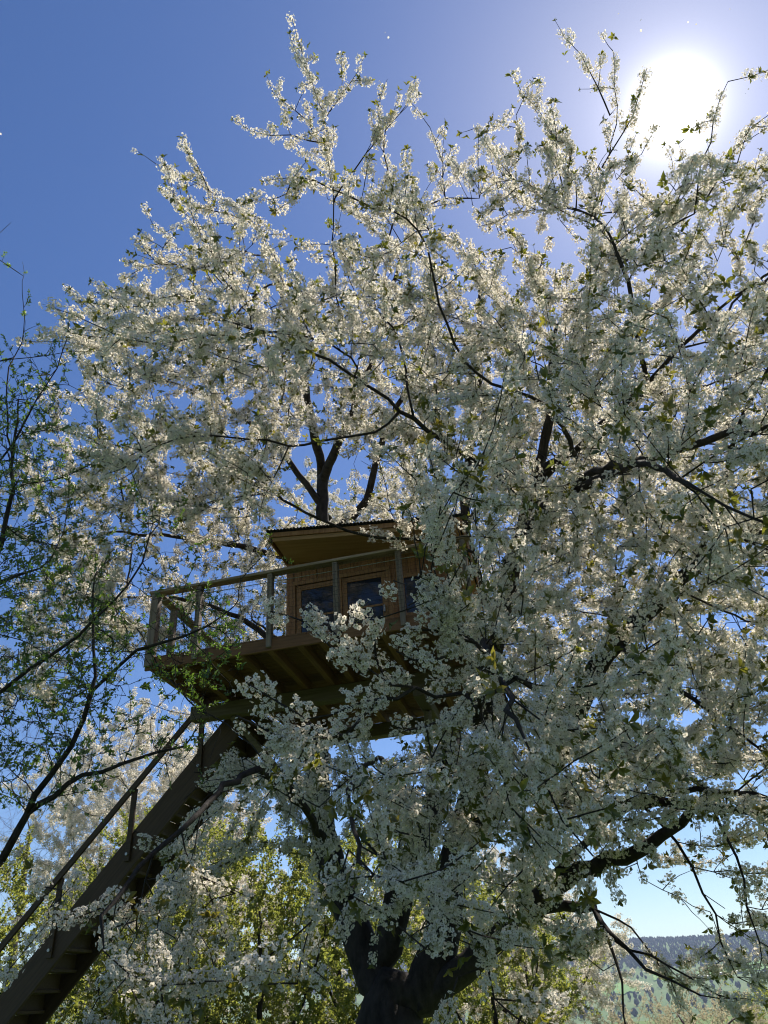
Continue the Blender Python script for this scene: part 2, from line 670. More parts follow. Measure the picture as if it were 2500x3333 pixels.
    def build(s, parent, mat_, thick=.05, names=('trunk', 'branches')):
        big, thin = MB(), MB()
        for c in s.chains():
            pts = s.A[c]
            rad = s.R[c].copy()
            if len(c) > 1:
                rad[0] = min(rad[0], rad[1] * 1.25)
            # cut the chain where it gets thin
            cut = 0
            while cut < len(c) and rad[cut] > thick:
                cut += 1
            if cut >= 2:
                big.tube(pts[:cut + 1], rad[:cut + 1], 12 if rad[0] > .12 else 8, 0, .05)
                if len(c) - cut >= 2:
                    thin.tube(pts[cut:], rad[cut:], 5)
            elif len(c) >= 2:
                thin.tube(pts, rad, 5 if rad[0] > .012 else 3)
        if big.v:
            big.build(names[0], mat_, parent, True)
        if thin.v:
            thin.build(names[1], mat_, parent, True)


def unit(v):
    return v / (np.linalg.norm(v, axis=-1, keepdims=True) + 1e-9)


def grow_twigs(t, sel, per, lmin, lmax, up, out_from, mat_, parent, name='twigs', sides=3, r0=.005, accept=None, droop=0.0):
    """side twigs on the chosen nodes; returns their polylines"""
    mb = MB()
    lines = []
    for i in sel:
        p = t.A[i]
        pr = t.par[i]
        ax = unit(p - t.A[pr]) if pr >= 0 else np.array([0, 0, 1.])
        m = int(per) + (1 if rng.random() < per - int(per) else 0)
        for _ in range(m):
            L = rng.uniform(lmin, lmax)
            d = unit(rng.normal(size=3) * .8 + ax * .7 + unit(p - out_from) * .5 + np.array([0, 0, up]))
            nseg = max(3, int(L / .11))
            q = [p]
            for k in range(nseg):
                d = unit(d + np.array([0, 0, .10 * up - droop * .12]) + rng.normal(size=3) * .10)
                q.append(q[-1] + d * L / nseg)
            q = np.array(q)
            if accept is not None and not accept(q[-1]):
                continue
            mb.tube(q, np.linspace(r0, r0 * .45, len(q)), sides)
            lines.append(q)
    if mb.v:
        mb.build(name, mat_, parent)['kind'] = 'stuff'
    return lines


def along(lines, gap, start=.1, end=1.0, keep=1.0, jit=.02):
    P, D = [], []
    for q in lines:
        seg = np.linalg.norm(np.diff(q, axis=0), axis=1)
        L = seg.sum()
        cs = np.concatenate([[0], np.cumsum(seg)])
        a = L * start + rng.uniform(0, gap)
        while a < L * end:
            if rng.random() < keep:
                k = min(np.searchsorted(cs, a) - 1, len(seg) - 1)
                k = max(k, 0)
                f = (a - cs[k]) / seg[k]
                P.append(q[k] + (q[k + 1] - q[k]) * f + rng.normal(size=3) * jit)
                D.append((q[k + 1] - q[k]) / seg[k])
            a += gap * rng.uniform(.8, 1.25)
    return np.array(P).reshape(-1, 3), np.array(D).reshape(-1, 3)


def inside(n, lobes):
    """random points spread through lobes (cx,cy,cz, rx,ry,rz, density, hollow)"""
    out = []
    for cx, cy_, cz, rx, ry, rz, dens, hollow in lobes:
        m = int(n * dens * rx * ry * rz / 100)
        v = unit(rng.normal(size=(m, 3))) * (rng.uniform(hollow ** 3, 1, (m, 1)) ** (1 / 3))
        # lumpy outline
        u = unit(v)
        lump = 1 + .10 * np.sin(5 * u[:, 0] + 2 * cx) * np.cos(6 * u[:, 1] + cz) + .07 * np.sin(11 * u[:, 2] + 5 * u[:, 0])
        out.append(np.array([cx, cy_, cz]) + v * lump[:, None] * np.array([rx, ry, rz]))
    return np.concatenate(out)


# ------------------------------------------------------------------ ground, valley and far ridge
def ridge_z(az_deg, r):
    """terrain height: a lawn that falls away into a valley, then the long wooded ridge"""
    a = az_deg
    z = -18 * np.clip((r - 25) / 500, 0, 1) ** 1.3 - 22 * np.clip((r - 500) / 900, 0, 1)
    rise = np.clip((r - 1500) / 1700, 0, 1)
    top = 172 + 6 * np.sin(a * .21) + 4 * np.sin(a * .53 + 1) - 10 * np.clip((a - 35) / 40, 0, 1)
    z = z + top * rise ** 1.15
    z = z + .05 * np.sin(a * 1.7 + r * .3) * np.clip(r / 10, 0, 1) + 3 * np.sin(a * .9 + r * .004) * np.clip((r - 900) / 600, 0, 1) * (1 - rise)
    return z


def ground_point(az, r):
    z = float(ridge_z(np.array(az), np.array(float(r))))
    return np.array([r * math.sin(R_(az)), r * math.cos(R_(az)), z])


rs = np.concatenate([[0.01, 1.5, 3, 5, 8, 12, 17, 24, 34, 50, 75, 110, 170, 250, 380, 520, 700, 900, 1100, 1300],
                     np.arange(1500, 3251, 70), [3300, 3500, 4000, 5000, 6000]])
azs = np.arange(0, 360, 3.0)
gv, gf = [], []
for r in rs:
    z = ridge_z(((azs + 180) % 360) - 180, np.full_like(azs, r))
    gv += [(r * math.sin(R_(a)), r * math.cos(R_(a)), zz) for a, zz in zip(azs, z)]
na = len(azs)
for i in range(len(rs) - 1):
    for k in range(na):
        gf.append((i * na + k, i * na + (k + 1) % na, (i + 1) * na + (k + 1) % na, (i + 1) * na + k))
gf.append(tuple(range(na)))
k = MB(); k.add(gv, gf)
GM, nt, b = new_mat('meadow')
v = obj_vec(nt)
n1, n2 = noise(nt, .012, 3, v), noise(nt, 4.0, 6, v)
mx = nt.nodes.new('ShaderNodeMath'); mx.operation = 'MULTIPLY_ADD'
nt.links.new(n2, mx.inputs[0]); mx.inputs[1].default_value = .4; nt.links.new(n1, mx.inputs[2])
nt.links.new(ramp(nt, mx.outputs[0], [(.45, (.045, .085, .02)), (.62, (.075, .13, .03)), (.85, (.11, .15, .045))]), b.inputs['Base Color'])
b.inputs['Roughness'].default_value = 1
bump(nt, b, n2, .6, .05)
tag(k.build('ground', GM, None, True), kind='structure')

# bright pasture strips on the far slope
FM, nt, b = new_mat('far_pasture')
nt.links.new(ramp(nt, noise(nt, .02, 4, obj_vec(nt)), [(.3, (.10, .20, .04)), (.7, (.16, .27, .06))]), b.inputs['Base Color'])
b.inputs['Roughness'].default_value = 1
for (a0, a1, r0, r1) in ((14.6, 17.4, 2060, 2260), (17.9, 23.5, 2130, 2330), (11.0, 13.6, 1880, 2040), (24.5, 30, 2020, 2240), (4, 9, 2100, 2250)):
    k = MB()
    n = 14
    vv = []
    for i in range(n + 1):
        a = a0 + (a1 - a0) * i / n
        w0, w1 = r0 + 18 * math.sin(i * 1.3), r1 + 25 * math.sin(i * .8 + 1)
        for j in range(5):
            p = ground_point(a, w0 + (w1 - w0) * j / 4)
            p[2] += 1.2
            vv.append(p)
    k.add(vv, [(i * 5 + j, (i + 1) * 5 + j, (i + 1) * 5 + j + 1, i * 5 + j + 1) for i in range(n) for j in range(4)])
    tag(k.build('pasture', FM), kind='structure')

# the wood on the ridge: leafless crowns that read as one mass
WM, nt, b = new_mat('bare_wood')
oi = noise(nt, .03, 4, obj_vec(nt))
nt.links.new(ramp(nt, oi, [(.3, (.045, .040, .035)), (.55, (.075, .062, .050)), (.75, (.060, .070, .035))]), b.inputs['Base Color'])
b.inputs['Roughness'].default_value = 1
k = MB()
fv = np.array([(0, 0, 0), (.5, 0, .45), (0, .5, .5), (-.5, 0, .4), (0, -.5, .48), (.3, .25, .8), (-.28, .2, .85), (-.05, -.3, .78), (0, 0, 1)])
ff = [(0, 1, 2), (0, 2, 3), (0, 3, 4), (0, 4, 1), (1, 5, 2), (2, 6, 3), (2, 5, 6), (3, 6, 7), (3, 7, 4), (4, 7, 1), (1, 7, 5), (5, 8, 6), (6, 8, 7), (7, 8, 5)]
for _ in range(9000):
    a = rng.uniform(-8, 42)
    r = rng.uniform(2330, 3200) if rng.random() < .72 else rng.uniform(3150, 3205)
    if rng.random() < .08:
        r = rng.uniform(1500, 2330)
        if any(a0 - .2 < a < a1 + .2 and r0 - 40 < r < r1 + 30 for a0, a1, r0, r1 in ((14.6, 17.4, 2060, 2260), (17.9, 23.5, 2130, 2330), (11.0, 13.6, 1880, 2040), (24.5, 30, 2020, 2240), (4, 9, 2100, 2250))):
            continue
    h = rng.uniform(9, 17)
    w = h * rng.uniform(.5, .8)
    t = rng.uniform(0, 6.28)
    q = fv * np.array([w, w, h]) * rng.uniform(.85, 1.15, fv.shape)
    q = np.stack([q[:, 0] * math.cos(t) - q[:, 1] * math.sin(t), q[:, 0] * math.sin(t) + q[:, 1] * math.cos(t), q[:, 2]], 1)
    k.add(q + ground_point(a, r) - np.array([0, 0, .5]), ff)
tag(k.build('ridge_wood', WM), 'bare blue-grey wood covering the long far ridge', 'wood', kind='stuff')

# farm buildings below the wood
BW, BR = plain('barn_wall', (.28, .24, .20), .9), plain('barn_roof', (.55, .52, .50), .6)
for (px, py, r, L, D, lab) in ((2290, 3168, 2090, 26, 10, 'pale low farm building with a long light roof in the valley'),
                               (2340, 3166, 2105, 18, 9, 'small grey farm shed between the two long valley roofs'),
                               (2395, 3160, 2120, 30, 11, 'longest farm roof under the ridge beside the green pasture')):
    d = ray(px, py)
    az = math.degrees(math.atan2(d[0], d[1]))
    e = empty('farm_building', ground_point(az, r) + np.array([0, 0, -1.0]), R_(rng.uniform(-8, 8)))
    k = MB(); k.box((-L / 2, -D / 2, 0), (L / 2, D / 2, 5)); k.build('wall', BW, e)
    k = MB(); k.prism([(-D / 2 - .8, 4.6), (D / 2 + .8, 4.6), (D / 2 + .8, 5.0), (0, 8.6), (-D / 2 - .8, 5.0)], -L / 2 - .6, L / 2 + .6)
    o = k.build('roof', BR, e); o.rotation_euler = (0, 0, R_(90))
    for i in range(3):
        box('door', (-L / 2 + L * (i + .3) / 3, -D / 2 - .15, 0), (-L / 2 + L * (i + .3) / 3 + 3, -D / 2 - .01, 3.4), ROOFM, e, 0)
    tag(e, lab, 'barn')
# ------------------------------------------------------------------ tree house (local axes: x along the front rail, y away from us)
TH = empty('tree_house', (-3.51, 9.94, 6.0), R_(-11))
tag(TH, 'wooden tree house with railed deck and small cabin high in the blossoming cherry', 'tree house')
DU0, DU1, DV1 = -.06, 4.75, 4.25
CUT_U, CUT_V = .78, 2.05           # the stair comes up through the back left corner
# deck boards run along the front
vb = 0.0
while vb < DV1 - .05:
    u0 = (DU0 if vb < CUT_V - .1 else CUT_U) + rng.uniform(-.012, .012)
    for a, b_ in ((u0, 2.35), (2.354, DU1 + rng.uniform(-.012, .012))):
        box('deck_board', (a, vb, -.03), (b_, vb + .138, 0), W_DECK, TH, .004)
    vb += .146
# joists under the boards
for ju in (.03, .50, .92, 1.36, 1.80, 2.24, 2.56, 3.02, 3.42, 3.82, 4.22, 4.66):
    j1 = (2.02 if ju < .8 else DV1 - .06) + rng.uniform(-.03, .05)
    box('joist', (ju - .045, .032, -.19), (ju + .045, j1, -.031), W_JOIST, TH)
box('rim_board', (DU0 - .01, -.012, -.20), (DU1 + .01, .028, -.034), W_DECK, TH)
box('beam', (-.14, 1.62, -.42), (5.0, 1.82, -.192), W_BEAM, TH, .012)
box('beam', (.35, 3.72, -.42), (5.0, 3.92, -.192), W_BEAM, TH, .012)
box('beam', (1.2, 2.75, -.60), (1.36, 4.4, -.424), W_BEAM, TH, .012)
box('beam', (3.5, 1.5, -.60), (3.68, 4.4, -.424), W_BEAM, TH, .012)

# braces down to the stems
THI = (Matrix.Translation((-3.51, 9.94, 6.0)) @ Matrix.Rotation(R_(-11), 4, 'Z')).inverted()
for a_, px in (((1.28, 2.95, -.60), (1040, 2640, 12.6)), ((3.59, 2.2, -.60), (1405, 2640, 12.4)), ((1.28, 4.2, -.60), (1045, 2620, 12.75)), ((.55, 1.72, -.42), (1050, 2680, 12.5))):
    b_ = THI @ Vector(at(*px))
    k = MB(); k.tube([a_, tuple(b_)], .062, 4); k.build('brace', W_BEAM, TH)
# railing: front run and left run
RL = empty('railing', parent=TH)
PU = (0.0, .70, 1.81, 2.80, 3.73, 4.66)
for i, u in enumerate(PU):
    w = .058 if i == 0 else .036
    box('post', (u - w, -.055 + (.0 if i else -.01), -.16), (u + w, .055, 1.0), W_POST, RL, .005)
for v in (.55 + .0, 1.28, 1.98):
    box('post', (-.045, v - .045, -.1), (.045, v + .045, 1.0), W_POST, RL, .005)
box('top_rail', (-.10, -.075, 1.001), (4.78, .075, 1.045), W_RAIL, RL)
box('top_rail', (-.075, .078, 1.001), (.075, 2.05, 1.043), W_POST, RL)
for z in (.88,):
    k = MB(); k.tube([(0, -.02, z), (2.3, -.02, z - .012), (4.7, -.02, z)], .006, 6); k.build('cable', CABLE, RL)
    k = MB(); k.tube([(0, 0, z), (0, 2.0, z)], .006, 6); k.build('cable', CABLE, RL)


def net(width, height, to3, cell=.062):
    k = MB()
    nx, nz = int(width / cell), int(height / cell)
    J = rng.normal(size=(nx + 1, nz + 1, 2)) * .006
    P = lambda i, j: to3(i * cell + J[i, j, 0] + (.45 * cell * (j % 2)) * .5, .03 + j * cell + J[i, j, 1])
    for i in range(nx + 1):
        k.tube([P(i, j) for j in range(nz + 1)], .0017, 3)
    for j in range(nz + 1):
        k.tube([P(i, j) for i in range(nx + 1)], .0017, 3)
    return k


net(4.66, .95, lambda a, b: (a, -.062, b)).build('net', NETM, RL)
net(2.0, .95, lambda a, b: (-.052, a, b)).build('net', NETM, RL)

# cabin
CU0, CU1, CV0, CV1 = 1.58, 4.35, 1.30, 3.35
ztop = lambda u: 1.92 - .115 * (u - 1.6)
DOORS = ((1.80, 2.44), (2.58, 3.22))
DZ0, DZ1 = .10, 1.47
OPEN = (1.72, 3.30, .06, 1.53)      # double door opening
WIN = (3.52, 4.02, .62, 1.32)
W1 = empty('cabin_wall', parent=TH)


def plank(u0, u1, z0, z1f, v0, v1):
    k = MB()
    k.add([(u0, v0, z0), (u1, v0, z0), (u1, v1, z0), (u0, v1, z0), (u0, v0, z1f(u0)), (u1, v0, z1f(u1)), (u1, v1, z1f(u1)), (u0, v1, z1f(u0))],
          [(0, 3, 2, 1), (4, 5, 6, 7), (0, 1, 5, 4), (1, 2, 6, 5), (2, 3, 7, 6), (3, 0, 4, 7)])
    return k


u = CU0
while u < CU1 - .02:
    u1 = min(u + .128, CU1)
    dv = rng.uniform(-.004, .004)
    spans = []
    hole = None
    if u1 > OPEN[0] and u < OPEN[1]:
        hole = OPEN
    elif u1 > WIN[0] and u < WIN[1]:
        hole = WIN
    if hole:
        if u < hole[0] - .01:
            u1 = hole[0]
            hole = None
        elif u1 > hole[1] + .01:
            if u < hole[1] - .001:
                u1 = hole[1]
    if hole:
        spans = [(.002, lambda x, z=hole[2]: z), (hole[3], ztop)]
    else:
        spans = [(.002, ztop)]
    for z0, z1f in spans:
        if z1f(u) - z0 > .02:
            plank(u + .002, u1 - .002, z0, z1f, CV0 + dv, CV0 + .025 + dv).build('plank', W_WALL, W1, bevel=.003)
    u = u1 + .0005
v = CV0 + .03
while v < CV1:
    for uu in (CU0, CU1):
        s = .025 if uu == CU0 else -.025
        k = MB(); k.box((min(uu, uu + s), v, .002), (max(uu, uu + s), v + .128, ztop(uu))); k.build('plank', W_WALL, W1, bevel=.003)
    v += .1305
k = plank(CU0 + .03, CU1 - .03, .002, lambda x: ztop(x) - .01, CV1 - .02, CV1); k.build('back_panel', W_WALL, W1)

for (a, b_) in DOORS:
    d = empty('door', parent=TH)
    vf = CV0 + .005
    box('frame', (a - .05, vf, DZ0), (a + .035, vf + .045, DZ1), W_FRAME, d, .004)
    box('frame', (b_ - .035, vf, DZ0), (b_ + .05, vf + .045, DZ1), W_FRAME, d, .004)
    box('frame', (a + .036, vf, DZ1 - .09), (b_ - .036, vf + .045, DZ1), W_FRAME, d, .004)
    box('frame', (a + .036, vf, DZ0), (b_ - .036, vf + .045, DZ0 + .10), W_FRAME, d, .004)
    box('muntin', (a + .036, vf + .006, .875), (b_ - .036, vf + .04, .91), W_FRAME, d, .003)
    box('pane', (a + .03, vf + .018, DZ0 + .09), (b_ - .03, vf + .026, .88), GLASS, d, 0)
    box('pane', (a + .03, vf + .018, .905), (b_ - .03, vf + .026, DZ1 - .08), GLASS, d, 0)
    box('handle', (b_ - .02, vf - .04, .74), (b_ + .01, vf - .001, .86), BOLT, d, .004)
box('door_post', (2.494, CV0 - .012, .02), (2.526, CV0 + .05, DZ1 + .02), W_FRAME, TH, .004)
box('trim', (1.68, CV0 - .022, 1.475), (3.34, CV0 - .004, 1.55), W_FRAME, TH, .004)
box('trim', (1.66, CV0 - .022, .03), (1.745, CV0 - .004, 1.474), W_FRAME, TH, .004)
box('trim', (3.275, CV0 - .022, .03), (3.36, CV0 - .004, 1.474), W_FRAME, TH, .004)
wn = empty('window', parent=TH)
a, b_, z0, z1 = WIN
for q in (((a - .03, z0 - .03), (a + .04, z1 + .03)), ((b_ - .04, z0 - .03), (b_ + .03, z1 + .03)), ((a + .041, z1 - .04), (b_ - .041, z1 + .03)), ((a + .041, z0 - .03), (b_ - .041, z0 + .04))):
    box('frame', (q[0][0], CV0 - .02, q[0][1]), (q[1][0], CV0 + .03, q[1][1]), W_FRAME, wn, .004)
box('pane', (a + .03, CV0 + .004, z0 + .03), (b_ - .03, CV0 + .012, z1 - .03), GLASS, wn, 0)

# roof falls gently to the right; corrugated sheet on a wooden tray
RF = empty('roof', (1.60, .48, 1.93), 0, TH)
RF.rotation_euler = (0, math.atan(.115), 0)
RLn, RD = 3.05, 3.15
box('soffit_panel', (.03, .03, .0), (RLn - .03, RD, .022), W_SOFFIT, RF, 0)
for rv in (.35, 1.1, 1.9, 2.7):
    box('rafter', (.05, rv, .024), (RLn - .05, rv + .06, .115), W_JOIST, RF, 0)
box('fascia_board', (.0, -.006, .045), (RLn, .02, .125), W_FRAME, RF, .004)
box('fascia_board', (.02, .022, -.028), (RLn - .02, .046, .046), W_SOFFIT, RF, .004)
box('fascia_board', (-.028, .0, -.028), (-.002, RD, .12), W_WALL, RF, .004)
box('fascia_board', (RLn + .002, .0, -.028), (RLn + .028, RD, .12), W_WALL, RF, .004)
k = MB()
ncor = 2 * int((RLn + .2) / .055)
xs = np.linspace(-.09, RLn + .09, ncor)
zz = .150 + .010 * np.where(np.arange(ncor) % 2 == 0, 1, -1)
vv = [(x, -.06, z) for x, z in zip(xs, zz)] + [(x, RD + .05, z) for x, z in zip(xs, zz)] + \
     [(x, -.06, z - .006) for x, z in zip(xs, zz)] + [(x, RD + .05, z - .006) for x, z in zip(xs, zz)]
fc = []
for i in range(ncor - 1):
    fc += [(i, i + 1, ncor + i + 1, ncor + i), (2 * ncor + i, 3 * ncor + i, 3 * ncor + i + 1, 2 * ncor + i + 1), (i, 2 * ncor + i, 2 * ncor + i + 1, i + 1)]
k.add(vv, fc)
k.build('corrugated_sheet', ROOFM, RF)

# ------------------------------------------------------------------ stair to the deck, climbing from the left
ST = empty('staircase', (-3.51, 9.94, 0), R_(-11))
tag(ST, 'steep dark wooden staircase with closed plank sides leaning up to the tree house deck', 'staircase')
SU1, SZ1, SLOPE = .72, 5.93, 1.10
SU0 = SU1 - SZ1 / SLOPE
ang = math.atan(SLOPE)
du, dz = math.cos(ang), math.sin(ang)
VN, VF = 2.12, 2.98


def slope_bar(name, s0, s1, off0, off1, v0, v1, m, parent, bevel=.006):
    """bar that runs along the stair line; s along it, off square to it"""
    L = s1 - s0
    k = MB(); k.box((-L / 2, v0, off0), (L / 2, v1, off1))
    o = k.build(name, m, parent, bevel=bevel)
    c = (s0 + s1) / 2
    o.location = (SU0 + du * c, 0, dz * c)
    o.rotation_euler = (0, -ang, 0)
    return o


SLEN = math.hypot(SU1 - SU0, SZ1)
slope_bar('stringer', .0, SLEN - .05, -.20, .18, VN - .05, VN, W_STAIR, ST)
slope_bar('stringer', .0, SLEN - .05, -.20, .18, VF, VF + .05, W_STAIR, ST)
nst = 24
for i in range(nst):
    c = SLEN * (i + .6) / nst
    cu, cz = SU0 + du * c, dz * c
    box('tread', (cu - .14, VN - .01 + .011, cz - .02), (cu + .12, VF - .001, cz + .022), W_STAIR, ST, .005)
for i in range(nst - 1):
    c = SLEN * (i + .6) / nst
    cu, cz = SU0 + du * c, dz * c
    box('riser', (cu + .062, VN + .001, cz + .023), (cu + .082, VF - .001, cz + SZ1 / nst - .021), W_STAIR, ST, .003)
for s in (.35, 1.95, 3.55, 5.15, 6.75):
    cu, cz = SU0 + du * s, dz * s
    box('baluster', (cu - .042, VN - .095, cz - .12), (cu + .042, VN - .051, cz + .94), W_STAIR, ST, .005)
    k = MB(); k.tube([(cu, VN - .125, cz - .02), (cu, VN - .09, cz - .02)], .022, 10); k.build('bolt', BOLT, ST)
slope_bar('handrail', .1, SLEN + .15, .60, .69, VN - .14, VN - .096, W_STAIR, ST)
# ------------------------------------------------------------------ the big blossoming cherry
CH = empty('cherry_tree', (-.35, 11.6, 0))
tag(CH, 'huge old cherry tree in full white blossom carrying the tree house', 'cherry tree')
CHO = np.array([-.35, 11.6, 0])
t = Tree()
t.limb([(-.32, 11.7, -.1), (-.36, 11.6, .7), at(1275, 3333, 11.5), at(1290, 3240, 11.5)], .52, .38)
L = t.limb
L([at(1215, 3190, 11.6), at(1150, 3020, 11.8), at(1075, 2790, 12.2), at(1035, 2600, 12.7), at(1035, 2350, 13.5), at(1047, 1900, 14.1), at(1047, 1700, 14.2), at(1050, 1540, 13.9)], .23, .13)
L([at(1265, 3080, 11.6), at(1310, 2880, 11.6), at(1360, 2790, 11.7), at(1420, 2600, 12.6), at(1480, 2300, 13.7), at(1500, 1820, 14.3), at(1525, 1500, 13.6)], .21, .09)
L([at(1370, 3240, 11.4), at(1430, 3070, 11.4), at(1455, 2880, 11.3), at(1500, 2760, 11.1), at(1580, 2640, 10.8), at(1680, 2590, 10.5), at(1800, 2480, 10.0),
   at(1870, 2305, 9.4), at(2005, 2095, 8.6), at(2140, 1975, 8), at(2260, 1855, 7.4), at(2411, 1750, 6.8)], .27, .05)
L([at(1470, 2820, 11.2), at(1560, 2500, 11.3), at(1620, 2100, 10.6), at(1720, 1640, 9.6), at(1780, 1400, 9.0), at(1800, 1100, 8.0)], .16, .05)
L([at(1400, 3250, 11.4), at(1527, 3130, 11.1), at(1640, 3030, 10.7), at(1710, 2960, 10.4), at(1790, 2900, 10), at(1850, 2860, 9.7), at(1935, 2820, 9.3), at(2100, 2760, 8.6), at(2250, 2640, 8)], .19, .045)
L([at(1730, 2960, 10.3), at(1830, 2952, 10), at(1930, 2950, 9.8)], .07, .055)
L([at(1935, 2952, 9.8), at(1990, 3040, 9.2), at(2100, 3140, 8.7), at(2280, 3240, 8.2)], .035, .008)
L([at(1690, 2590, 10.5), at(1820, 2600, 9.8), at(2090, 2610, 9), at(2320, 2630, 8.2), at(2520, 2655, 7.6)], .085, .03)
L([at(1868, 1470, 8.2), at(1960, 1386, 7.6), at(2100, 1243, 6.8), at(2300, 1050, 6.0)], .06, .02)
L([at(1720, 1640, 9.6), at(1800, 1520, 8.7), at(1868, 1470, 8.2)], .08, .06)
L([at(1042, 1850, 14.0), at(880, 1800, 13.3), at(660, 1755, 12.6), at(380, 1730, 11.8)], .085, .02)
L([at(1050, 1545, 13.9), at(1000, 1300, 11.8), at(960, 1100, 10), at(900, 900, 8.6)], .11, .03)
L([at(1050, 1560, 13.9), at(1130, 1380, 12.2), at(1230, 1100, 10), at(1300, 850, 8.4)], .11, .03)
L([at(1046, 1720, 14.1), at(1180, 1650, 13.9), at(1240, 1450, 13), at(1400, 1100, 10)], .10, .03)
L([at(1525, 1500, 13.6), at(1560, 1200, 11), at(1560, 900, 9)], .085, .03)
L([at(1035, 2200, 13.9), (-2.0, 15.0, 8.0), (-3.2, 15.6, 9.2)], .07, .02)
L([at(1048, 1650, 14.1), (-.9, 15.3, 11.2), (.2, 16.2, 12.4)], .06, .02)
L([at(1500, 1750, 14.2), at(1640, 1500, 13), at(1750, 1300, 11)], .07, .03)
L([at(1047, 1650, 14.1), at(900, 1450, 13.2), at(700, 1300, 12), at(480, 1220, 11)], .08, .02)
L([at(1035, 2300, 13.6), at(840, 2050, 14.2), at(600, 1950, 14), at(350, 1950, 13.2)], .09, .02)
# long limbs that arch out over us and droop
L([at(1560, 2600, 11.2), (1.6, 9.3, 6.4), (2.1, 7.3, 6.5), (2.3, 5.6, 5.6), (2.1, 4.3, 4.5)], .11, .02)
L([(2.1, 7.3, 6.5), (3.4, 6.2, 6.3), (4.2, 4.9, 5.4)], .06, .02)
L([at(1455, 2880, 11.3), (.9, 9.6, 4.2), (.9, 7.4, 4.6), (.75, 5.6, 3.9), (.7, 4.5, 3.0)], .09, .016)
L([at(1130, 2960, 11.9), (-1.2, 9.8, 3.6), (-1.5, 7.8, 3.7), (-1.7, 6.3, 3.0), (-2.0, 5.3, 2.2)], .07, .014)
L([at(1275, 3050, 11.6), (-.1, 9.6, 3.5), (-.2, 7.4, 3.6), (-.4, 5.7, 3.0), (-.3, 4.6, 2.3)], .03, .014)
L([at(1640, 3030, 10.7), (2.3, 9, 3.2), (2.9, 7.4, 3.1), (3.1, 6.0, 2.5)], .06, .014)
for q, a_, b_ in (([(1930, 2950, 9.8), (1985, 3060, 9.3), (2020, 3200, 9.0), (2050, 3400, 8.8)], .022, .006),
                  ([(2000, 3060, 9.1), (2120, 3120, 8.8), (2230, 3180, 8.6), (2420, 3260, 8.4)], .016, .005),
                  ([(1900, 2950, 9.8), (2010, 2990, 9.4), (2110, 3080, 9.2), (2200, 3260, 9.1)], .016, .005),
                  ([(2090, 2610, 9), (2200, 2740, 8.7), (2290, 2900, 8.5), (2350, 3060, 8.4), (2400, 3180, 8.4)], .018, .005),
                  ([(2320, 2630, 8.2), (2400, 2780, 8.0), (2440, 2950, 7.9), (2480, 3120, 7.9)], .016, .005),
                  ([(1990, 2610, 9.3), (2060, 2740, 9.1), (2090, 2860, 9.0)], .012, .004),
                  ([(2005, 2095, 8.6), (2150, 2200, 8), (2330, 2330, 7.6), (2520, 2480, 7.3)], .04, .012),
                  ([(1870, 2305, 9.4), (1990, 2400, 9), (2200, 2500, 8.6), (2400, 2620, 8.2)], .035, .010),
                  ([(1720, 1640, 9.6), (1640, 1560, 8.0), (1450, 1440, 7.2), (1300, 1340, 6.8)], .045, .015),
                  ([(1870, 1480, 8.1), (1830, 1380, 7.2), (1780, 1320, 6.6), (1600, 1250, 6.2)], .04, .012),
                  ([(2260, 1855, 7.4), (2350, 1600, 6.4), (2420, 1350, 5.8), (2500, 1200, 5.5)], .04, .015),
                  ([(2100, 1243, 6.8), (2060, 1000, 6.0), (2000, 800, 5.6)], .03, .010)):
    L([at(*p) for p in q], a_, b_)
# two sprays that reach across the cabin, close to us
SPRAYS = [[(1750, 2250, 6.2), (1550, 2120, 5.0), (1400, 1980, 4.5), (1280, 1890, 4.3)],
          [(1600, 2260, 5.6), (1350, 2250, 4.9), (1180, 2180, 4.7), (1000, 2030, 4.6)],
          [(1350, 2250, 4.9), (1200, 2290, 4.7), (1000, 2340, 4.6)],
          [(1180, 2180, 4.7), (1110, 2080, 4.6), (1140, 1980, 4.5)],
          [(1250, 2200, 4.8), (1210, 2090, 4.6), (1240, 2010, 4.5)],
          [(1500, 2080, 4.9), (1420, 2150, 4.7), (1290, 2120, 4.6)],
          [(1500, 2060, 4.9), (1440, 1930, 4.6), (1370, 1880, 4.5)],
          [(1250, 2270, 4.8), (1120, 2390, 4.7), (950, 2420, 4.7)],
          [(1550, 2300, 5.2), (1400, 2370, 5.0), (1280, 2360, 4.9)],
          [(1100, 2390, 4.8), (950, 2330, 4.7), (800, 2220, 4.7)],
          [(1000, 2360, 4.8), (900, 2400, 4.8), (770, 2330, 4.8)],
          [(1110, 2090, 4.7), (1000, 2010, 4.7), (880, 1990, 4.7)],
          [(1520, 1960, 4.9), (1420, 1920, 4.7), (1330, 1970, 4.6)],
          [(1500, 2150, 5.0), (1420, 2060, 4.8), (1340, 2050, 4.7)],
          [(1500, 1780, 9.5), (1350, 1760, 9.0), (1180, 1740, 8.9)],
          [(1500, 1760, 9.5), (1420, 1720, 9.2), (1290, 1700, 9.0)]]
for q in SPRAYS:
    L([at(*p) for p in q], .013, .004)


